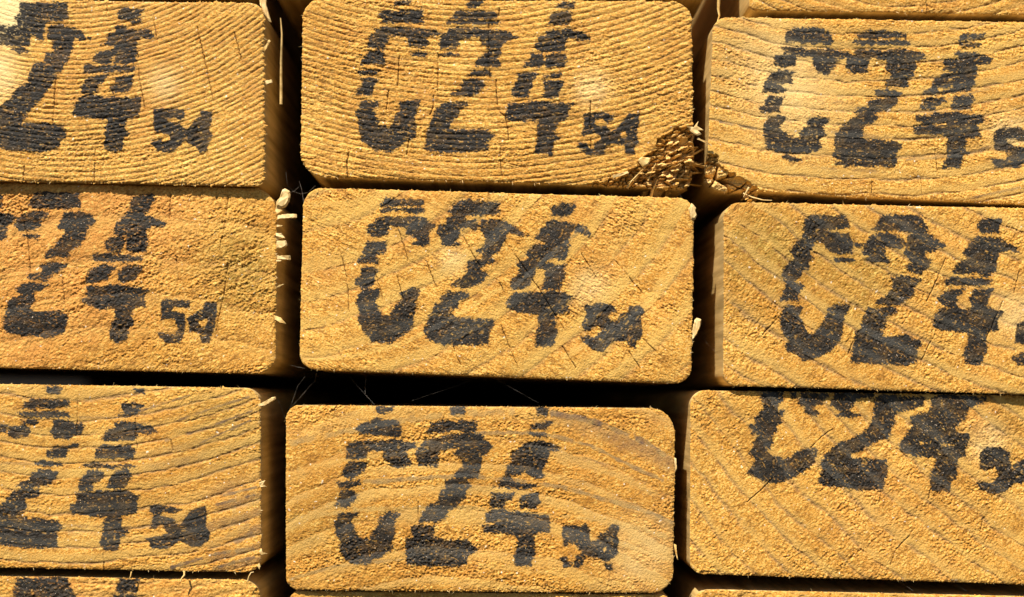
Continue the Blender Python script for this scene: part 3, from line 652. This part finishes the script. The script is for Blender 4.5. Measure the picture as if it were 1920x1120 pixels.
beam('ML', 'middle left timber with furry orange end grain and pale splinters along its right edge', x=((-219, -219), (519, 516)), top=(337, 353), bot=(684, 701), rad=(40, 48, 36, 40), y0=.001, seed=4,
     pith=(230, 1500), sp=74, late_w=.22, late_s=.28, grey=.12, ridge=.5, crumb=1.15, cell=3.2, amber=.45, speck=1.2, ang=-28, aniso=1.9, line=.10, groove=.5, warp=8, dash=.5, fray=150,
     cracks=[[(38,385),(47,430),(53,450),(57,510)],[(116,510),(120,560),(128,600)],[(320,360),(318,410)],[(428,370),(420,430),(412,470)],[(428,495),(418,560),(405,620)],[(331,480),(334,525)]],
     blobs=[(60,400,190,'o',1.0),(270,380,130,'o',.7),(60,640,130,'o',.7),(210,560,70,'o',.5),(455,480,70,'m',.5),(450,550,60,'m',.4)])
beam('MC', 'timber at the very middle, with slanting growth rings, fine diagonal cracks and C24 54 stamp', x=((569, 561), (1302, 1296)), top=(352, 372), bot=(692, 720), rad=(36, 30, 30, 30), seed=5,
     pith=(450, -120), sp=58, late_w=.28, late_s=.7, grey=.10, ridge=.6, crumb=.85, cell=2.7, ang=26, aniso=2.3, line=.3, amber=.4, speck=1.1, groove=.6, warp=5, dash=.55, fray=190, edge=1.1,
     bands=[([(962,540),(1020,490),(1092,428)], 6, .9, .45), ([(1115,648),(1210,572),(1294,477)], 6, .8, .12), ([(1140,707),(1225,640),(1298,573)], 5, .8, .12), ([(565,676),(660,668),(760,642),(850,596),(940,540)], 5, .6, .1),
            ([(830,505),(866,480)], 7, .8, .25), ([(590,385),(660,380),(720,366)], 6, .5, .1), ([(1230,540),(1296,440)], 5, .6, .1), ([(1060,670),(1150,610)], 6, .6, .15), ([(855,604),(880,596)], 5, .9, .6)],
     cracks=[[(745,425),(754,450),(766,490)],[(800,490),(811,520),(820,540)],[(703,510),(712,540),(720,570)],[(745,520),(758,570)],[(640,475),(650,520),(655,585)],[(870,445),(885,475),(905,505)],[(945,450),(975,490),(1010,540),(1060,620)],[(1090,475),(1118,520)],[(1155,490),(1180,520),(1205,550)],[(937,530),(948,555)],[(1055,650),(1080,690)],[(850,650),(864,685)],[(940,610),(955,650),(972,690)],[(1180,660),(1200,690)],[(1205,635),(1230,660)]],
     blobs=[(1105,540,36,'p',.38),(850,490,26,'p',.35),(640,520,60,'o',.2),(1130,440,60,'o',.3)])
beam('MR', 'middle right timber stamped C24 with an olive stain on its left half', x=((1357, 1357), (2092, 2090)), top=(379, 394), bot=(723, 745), rad=(32, 30, 30, 24), y0=-.002, seed=6,
     pith=(2290, -620), sp=43, late_w=.25, late_s=.7, grey=.3, ridge=.45, crumb=.8, cell=2.7, amber=.4, speck=1.0, ang=-50, aniso=1.7, line=.55, groove=1.0, warp=5, dash=.35, fray=140,
     cracks=[[(1773,485),(1757,525),(1738,565)],[(1755,625),(1738,655),(1728,680)],[(1910,510),(1900,550)],[(1880,565),(1865,600),(1850,635)],[(1455,600),(1430,628)],[(1600,640),(1590,665)]],
     blobs=[(1905,590,42,'p',.38),(1590,520,85,'m',.8),(1420,510,75,'m',.8),(1430,430,60,'m',.6),(1680,600,60,'o',.25)])
beam('BL', 'lower left timber with broad pale and slate-grey growth bands, stamped 24 54', x=((-240, -240), (488, 489)), top=(717, 728), bot=(1060, 1074), rad=(30, 32, 28, 30), y0=0, seed=7,
     pith=(140, -30), sp=30, late_w=.42, late_s=.72, grey=.25, ridge=.35, crumb=.8, cell=2.7, amber=.5, ang=-10, aniso=2.0, line=.6, groove=1.1, warp=3.4, dash=.45, fray=170,
     bands=[([(322,1064),(412,1037),(476,1030)], 4.5, 1, .9), ([(401,1066),(476,1045)], 4, 1, .9), ([(442,1015),(476,1000)], 6, .9, .8), ([(405,947),(476,929)], 4, 1, .9), ([(420,929),(480,914)], 3, 1, .85),
            ([(442,959),(480,940)], 7, .7, .6), ([(394,1025),(461,988)], 8, .6, .55), ([(262,771),(356,741)], 2.6, .9, .9), ([(330,790),(400,765),(465,745)], 2.6, .9, .9), ([(311,827),(400,798),(472,771)], 2.6, .9, .9),
            ([(375,831),(469,789)], 2.6, .9, .9), ([(120,986),(260,990),(330,975)], 3, .7, .7), ([(130,1002),(240,1004)], 4, .6, .6), ([(150,783),(230,783)], 2.5, .8, .7), ([(0,868),(100,872)], 3, .7, .7)],
     cracks=[[(145,755),(144,815)],[(194,1030),(194,1070)],[(253,785),(258,840)],[(320,825),(325,845)]],
     blobs=[(440,990,80,'g',1.0),(400,800,90,'m',.6),(120,790,90,'m',.3),(460,1060,60,'g',1.0),(330,860,60,'g',.3)])
beam('BC', 'lower middle timber with broad arching purplish-grey growth bands, stamped C24 54', x=((536, 536), (1266, 1262)), top=(760, 766), bot=(1106, 1113), rad=(26, 48, 42, 24), y0=0, seed=8,
     pith=(850, 1640), sp=52, late_w=.26, late_s=.72, grey=.36, ridge=.3, crumb=1.0, cell=2.7, amber=.7, speck=1.3, ang=-12, aniso=1.5, line=.12, groove=.5, warp=7, dash=.7, fray=190,
     cracks=[[(785,940),(785,975)]],
     bands=[([(1038,775),(1132,797),(1205,827),(1243,852)], 7, 1, .85), ([(893,812),(1012,812),(1106,835),(1192,878),(1243,901)], 4, .9, .75),
            ([(684,904),(876,891),(1047,912),(1141,938),(1226,963),(1260,980)], 5, .95, .7), ([(1051,865),(1106,874),(1160,892),(1226,925)], 8, .6, .45),
            ([(543,976),(671,955),(884,953),(983,963),(1141,976),(1252,1006)], 5.5, .8, .4), ([(1140,1010),(1252,1049)], 6, .7, .35), ([(547,831),(641,810),(756,788),(830,778),(960,772)], 7, .8, .6),
            ([(543,1087),(628,1062),(756,1049)], 3.5, .9, .6), ([(560,880),(650,862),(800,845)], 5, .6, .3), ([(900,1060),(1050,1075),(1180,1100)], 6, .5, .25)],
     blobs=[(1150,815,90,'g',.75),(1220,910,70,'g',.75),(1240,840,60,'g',.6),(640,800,60,'g',.3),(580,960,90,'m',.35),(700,1080,90,'m',.3),(1200,1040,70,'p',.25)])
beam('BR', 'lower right timber whose stamp runs off its top edge above a bare lower half', x=((1295, 1294), (2025, 2022)), top=(732, 744), bot=(1076, 1100), rad=(30, 30, 30, 24), y0=0, seed=9,
     pith=(2705, -230), sp=46, late_w=.22, late_s=.65, grey=.3, ridge=.4, crumb=.85, cell=2.7, amber=.35, speck=1.1, ang=-42, aniso=1.8, line=.5, groove=.9, warp=6, dash=.35, fray=130,
     cracks=[[(1450,895),(1435,912),(1420,925),(1400,942)],[(1560,805),(1540,820),(1520,840)],[(1745,915),(1742,935)],[(1716,990),(1700,1010),(1680,1030),(1670,1060)],[(1845,970),(1838,1000)]],
     blobs=[(1850,835,38,'p',.38),(1840,770,50,'o',.7),(1720,950,80,'o',.3),(1640,1030,70,'o',.3),(1890,780,60,'m',.4),(1400,800,60,'m',.25)])
# only edges of these reach the picture
beam('UL', 'timber above the top left one, barely showing as shadow at the upper edge', x=((-250, -250), (470, 470)), top=(-365, -356), bot=(-22, -14), rad=(30, 30, 30, 30), seed=10, step=2.2, sp=20, pith=(100, -900), fray=60)
beam('UC', 'timber above the top middle one, only its brown rounded underside showing', x=((496, 496), (1342, 1346)), top=(-366, -360), bot=(-16, -8), rad=(36, 40, 60, 40), seed=11, step=2.2, sp=20, pith=(900, -900), y0=.002, fray=60)
beam('UR', 'timber above the top right one, a bare strip of end grain with curved rings', x=((1405, 1405), (2130, 2130)), top=(-322, -312), bot=(19, 31), rad=(30, 30, 30, 12), y0=.001, seed=12, step=1.5,
     pith=(1700, -500), sp=22, late_w=.3, late_s=.4, grey=.4, ridge=.6, crumb=.7, line=.6, groove=1.2, warp=3, fray=90, cracks=[[(1735,-20),(1738,8),(1736,30)]])
beam('LL', 'timber under the lower left one, its top strip bearing a dark cut-off stamp', x=((-240, -240), (488, 488)), top=(1077, 1088), bot=(1420, 1432), rad=(30, 34, 30, 30), seed=13, step=1.6, y0=.0015,
     pith=(200, 400), sp=30, late_w=.3, late_s=.4, grey=.3, ridge=.7, crumb=1.0, ang=-20, line=.3, groove=.8, fray=90, blobs=[(100,1105,60,'o',1.0),(330,1100,100,'o',.4)])
beam('LC', 'timber under the lower middle one, a thin line of end grain at the bottom', x=((540, 540), (1262, 1262)), top=(1109, 1116), bot=(1455, 1462), rad=(24, 24, 30, 30), seed=14, step=1.8, y0=.0012,
     pith=(900, 400), sp=30, crumb=1.0, fray=60, blobs=[(700,1115,200,'m',.5)])
beam('LR', 'timber under the lower right one, its blurred planed top surface showing in the gap', x=((1298, 1298), (2020, 2020)), top=(1106, 1121), bot=(1450, 1465), rad=(34, 30, 30, 30), seed=15, step=1.8, y0=.0015,
     pith=(1900, 400), sp=40, crumb=.9, fray=50)

# the neighbours that carry the stack on beyond the frame
for _i, (_row, _y, _nm) in enumerate((('top', 0, 'top left'), ('mid', 345, 'middle left'), ('low', 722, 'lower left'))):
    beam('WL%d' % _i, 'timber outside the picture, next to the %s one' % _nm, x=((-990, -990), (-262, -262)), top=(_y - 8, _y - 4), bot=(_y + 336, _y + 340), rad=(30, 30, 30, 30), seed=20 + _i, step=3.5, sp=20 + 14 * _i, pith=(-600, -700), fray=20)
for _i, (_row, _y, _nm) in enumerate((('top', 46, 'top right'), ('mid', 400, 'middle right'), ('low', 752, 'lower right'))):
    beam('WR%d' % _i, 'timber outside the picture, next to the %s one' % _nm, x=((2112, 2112), (2840, 2840)), top=(_y, _y + 6), bot=(_y + 342, _y + 348), rad=(30, 30, 30, 30), seed=24 + _i, step=3.5, sp=20 + 14 * _i, pith=(2500, -700), fray=20)

# near-black panel added behind the timbers to keep sky light out of the gaps
_b = []
for px_, py_ in ((-2600, -900), (4500, -900), (4500, 2000), (-2600, 2000)): _b.append(W(px_, py_) + np.array([0, .556, 0]))
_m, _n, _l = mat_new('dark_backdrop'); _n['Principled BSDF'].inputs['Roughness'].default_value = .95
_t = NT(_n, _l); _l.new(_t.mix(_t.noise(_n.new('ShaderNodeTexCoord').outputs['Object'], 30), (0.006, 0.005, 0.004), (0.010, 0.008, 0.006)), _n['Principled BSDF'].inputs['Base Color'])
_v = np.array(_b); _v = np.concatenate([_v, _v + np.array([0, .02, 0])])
_o = link('added_backdrop', _v, [(3,2,1,0),(4,5,6,7),(0,1,5,4),(1,2,6,5),(2,3,7,6),(3,0,4,7)], _m); _o['kind'] = 'structure'

# ------------------------------------------------------------------ torn slivers
PALE = 'pale torn sliver'
splinter('ML', [(530,357),(535,354),(544,359),(545,366),(543,378),(536,389),(526,391),(519,388),(519,379),(525,371)], thick=.0007, y=-.0006, label='curled pale chip of torn wood')
splinter('ML', [(519,386),(527,388),(530,396),(520,403),(516,396)], y=-.0002, mat=M_TORN)
splinter('ML', [(521,405),(540,402),(557,402.5),(557,409),(540,411),(521,412)], thick=.0005, y=-.0008, label='straight pale splinter sticking out sideways')
splinter('ML', [(519,422),(530,423),(530,425),(519,426)])
splinter('ML', [(517,437),(528,438),(535,447),(524,448),(518,444)])
splinter('ML', [(519,452),(537,452),(539,461),(528,467),(518,466)], thick=.0006)
splinter('ML', [(519,480),(545,480),(545,488),(520,487)], thick=.0005, label='square-ended pale splinter sticking out sideways')
splinter('ML', [(518,488),(529,488),(528,491),(518,491)])
splinter('ML', [(515,540),(524,535),(533,533),(524,540)], mat=M_CHIP)
splinter('ML', [(514,592),(527,596),(537,608),(526,606),(516,600)], mat=M_TORN)
splinter('BL', [(485,758),(496,754),(512,745),(519,744),(519,749),(508,756),(497,762),(487,763)], thick=.0005, y=-.001, back=-.001, label='pale splinter lifting off the upper right corner')
splinter('BL', [(486,1034),(491,1028),(493,1036),(502,1038),(490,1041)])
splinter('BL', [(486,905),(498,901),(494,908),(500,913),(488,914)])
splinter('BL', [(487,1068),(483,1062),(487,1055),(489,1062)], mat=M_TORN)
splinter('TL', [(486,-6),(500,-8),(499,8),(503,22),(509,42),(504,40),(494,24),(487,8)], thick=.0005, y=.0002, label='pale torn strip curling from the upper right corner')
splinter('TL', [(493,95),(497,88),(505,75),(508,78),(500,94),(496,100)], mat=M_TORN)
splinter('TL', [(495,152),(510,150),(511,156),(500,160)], mat=M_CHIP)
splinter('MC', [(1296,628),(1303,600),(1307,596),(1315,599),(1315,608),(1308,625),(1300,638),(1296,640)], thick=.0006, y=.0006, label='pale sliver peeling from the right edge')
splinter('MC', [(1290,392),(1297,381),(1301,385),(1305,390),(1304,396),(1307,404),(1303,412),(1296,412)], thick=.0006, y=0)
splinter('BC', [(1264,858),(1268,860),(1269,880),(1265,886)], mat=M_CHIP)
splinter('BC', [(1263,1020),(1268,1022),(1268,1030),(1271,1050),(1266,1040)], mat=M_TORN)
splinter('TC', [(1286,238),(1300,240),(1308,229),(1306,238),(1318,246),(1308,247),(1314,253),(1306,256),(1296,250)], y=-.0012, label='pale fan of fibres at the broken corner')
splinter('TC', [(1306,262),(1308,259),(1334,273),(1335,276)], y=-.0008, thick=.00015)
splinter('TC', [(1148,330),(1176,322),(1178,326),(1168,331),(1150,335)], y=-.001)
splinter('TC', [(1195,302),(1202,295),(1220,297),(1216,309),(1205,314)], y=-.0006, mat=M_TORN)
# torn fibre bundles filling the broken corner: one part
def fibre_bundle(key, n, region, seed, y_lo, y_hi, size):
    root, o0 = BEAMS[key]; rs = np.random.RandomState(seed); P = np.array(region, float); V, F = [], []
    k = 0
    while k < n:
        c = np.array([rs.uniform(P[:, 0].min(), P[:, 0].max()), rs.uniform(P[:, 1].min(), P[:, 1].max())])
        if poly_sd(np.array([c[0]]), np.array([c[1]]), P)[0] < 1: continue
        k += 1
        w = size * rs.uniform(.6, 1.7); hh = size * rs.uniform(.22, .5); yf = rs.uniform(y_lo, y_hi)
        tilt = rs.uniform(-.1, .8); ln = rs.uniform(.004, .012); sx = rs.normal(0, .35); sz = rs.normal(-.15, .35)
        ca, sa = math.cos(tilt * .6), math.sin(tilt * .6); b = len(V); m = 9
        for s_, yy, sh in ((.35, yf - .0006, 0), (1, yf, 0), (1.15, yf + ln * .4, .4), (1.1, yf + ln, 1)):
            for i in range(m):
                an = i * 2 * math.pi / m; rr = s_ * (1 + .55 * (rs.rand() - .5))
                ex, ez = math.cos(an) * w * rr, math.sin(an) * hh * rr
                q = W(c[0] + ex * ca - ez * sa, c[1] + ex * sa * -1 + ez * ca, 0)
                V.append(q + np.array([-sx * ln * sh, yy + rs.normal(0, .00015), -sz * ln * sh]) - o0)
        F.append(tuple(range(b + m - 1, b - 1, -1)))
        for j in range(3):
            for i in range(m):
                a, c2 = b + j * m + i, b + j * m + (i + 1) % m; F.append((a, c2, c2 + m, a + m))
    return link('broken_fibres', np.array(V), F, M_TORN, root)
o = fibre_bundle('TC', 190, [(1300,243),(1266,248),(1236,266),(1230,285),(1212,300),(1200,322),(1200,338),(1235,345),(1275,338),(1300,318)], 4, -.0001, .0045, 4.6)
o['label'] = 'ragged bundle of broken fibres at the lower right corner'
fibre_bundle('TR', 9, [(1392,334),(1430,322),(1440,340),(1424,372),(1404,380)], 6, .0001, .003, 3.2)
def on(key, lst, mat, name='splinter'):
    root, o0 = BEAMS[key]; return strands(name, lst, mat, root, o0)
on('TC', [([(1180,345,.004),(1195,330,.002),(1216,306,.0005)], .0007, .3), ([(1216,338,.001),(1224,318,.0005),(1230,306,0)], .00018, .4), ([(1222,372,.004),(1226,355,.003),(1234,335,.002)], .0005, .4),
          ([(1176,352,.001),(1184,340,0),(1205,318,-.0004)], .00025, .4), ([(1250,352,.004),(1268,340,.003),(1285,322,.002)], .0005, .3)], M_TORN)
on('TR', [([(1395,362,.001),(1410,370,0),(1430,376,-.0006),(1446,377,-.001)], .00022, .3), ([(1404,352,0),(1398,362,-.0004),(1394,370,0)], .0003, .3)], M_CHIP)
on('TL', [([(523,190,.004),(524,110,.003),(526,60,.0025),(524,30,.002)], .00042, .35)], M_LONG)
on('UR', [([(1350,-20,.002),(1350,12,.003),(1352,24,.003),(1347,40,.003)], .00050, .25)], M_TORN)
on('BL', [([(346,1071,-.0002),(347,1078,-.0008),(342,1084,-.001),(340,1090,-.001)], .0003, .4), ([(247,1072,-.0002),(246,1080,-.0006),(243,1086,-.0006)], .0002, .4)], M_TORN)
on('LL', [([(465,1090,-.0006),(468,1080,-.001),(472,1073,-.001),(477,1072,-.001)], .0002, .5)], M_CHIP)

# ------------------------------------------------------------------ spider threads in the gaps
def web(label, lst):
    o = strands('cobweb', [(p, r * .000006, 1.0) for p, r in lst], M_WEB)
    o['label'] = label; o['category'] = 'cobweb'; o['group'] = 'cobwebs strung across the gaps'
web('cobweb strung in the dark crossing between the middle left and lower middle timbers',
    [([(568,690,.004),(555,688,.004),(540,684,.005)], 3), ([(590,700,.004),(586,715,.005),(576,724,.005),(560,742,.006),(540,764,.006)], 4), ([(566,706,.006),(552,724,.006),(545,745,.006),(536,770,.006)], 3.5), ([(519,748,.001),(526,766,.002),(531,785,.003)], 3)])
web('cobweb threads hanging in the black slot over the lower middle timber',
    [([(652,704,.004),(660,716,.004),(682,738,.002),(703,760,.0)], 3), ([(683,706,.005),(682,725,.004),(683,738,.003)], 3.5), ([(905,702,.004),(935,714,.003),(960,728,.001),(985,742,0),(1010,756,0)], 1.8), ([(905,702,.004),(860,722,.003),(770,752,.002)], 1.5)])
web('cobweb at the crossing below the gap between the top left and top middle timbers',
    [([(533,320,.003),(536,345,.003),(548,356,.004),(560,360,.004),(575,358,.003),(590,346,.002)], 3), ([(557,335,.004),(562,352,.004),(565,372,.004),(568,395,.002)], 4), ([(530,362,.004),(548,354,.004),(556,345,.005)], 3)])
web('single cobweb thread hanging below the broken splintered corner',
    [([(1268,343,.002),(1276,362,.002),(1284,378,.001),(1296,384,.001)], 3)])
web('single cobweb thread running from the right edge sliver to the middle right timber',
    [([(1315,625,.002),(1330,645,.003),(1352,668,.002)], 1.8)])
web('faint cobweb threads low in the gap under the lower right timber',
    [([(1680,1082,.004),(1700,1098,.002),(1712,1108,.0)], 2.5), ([(1798,1098,.002),(1815,1110,.001)], 2)])
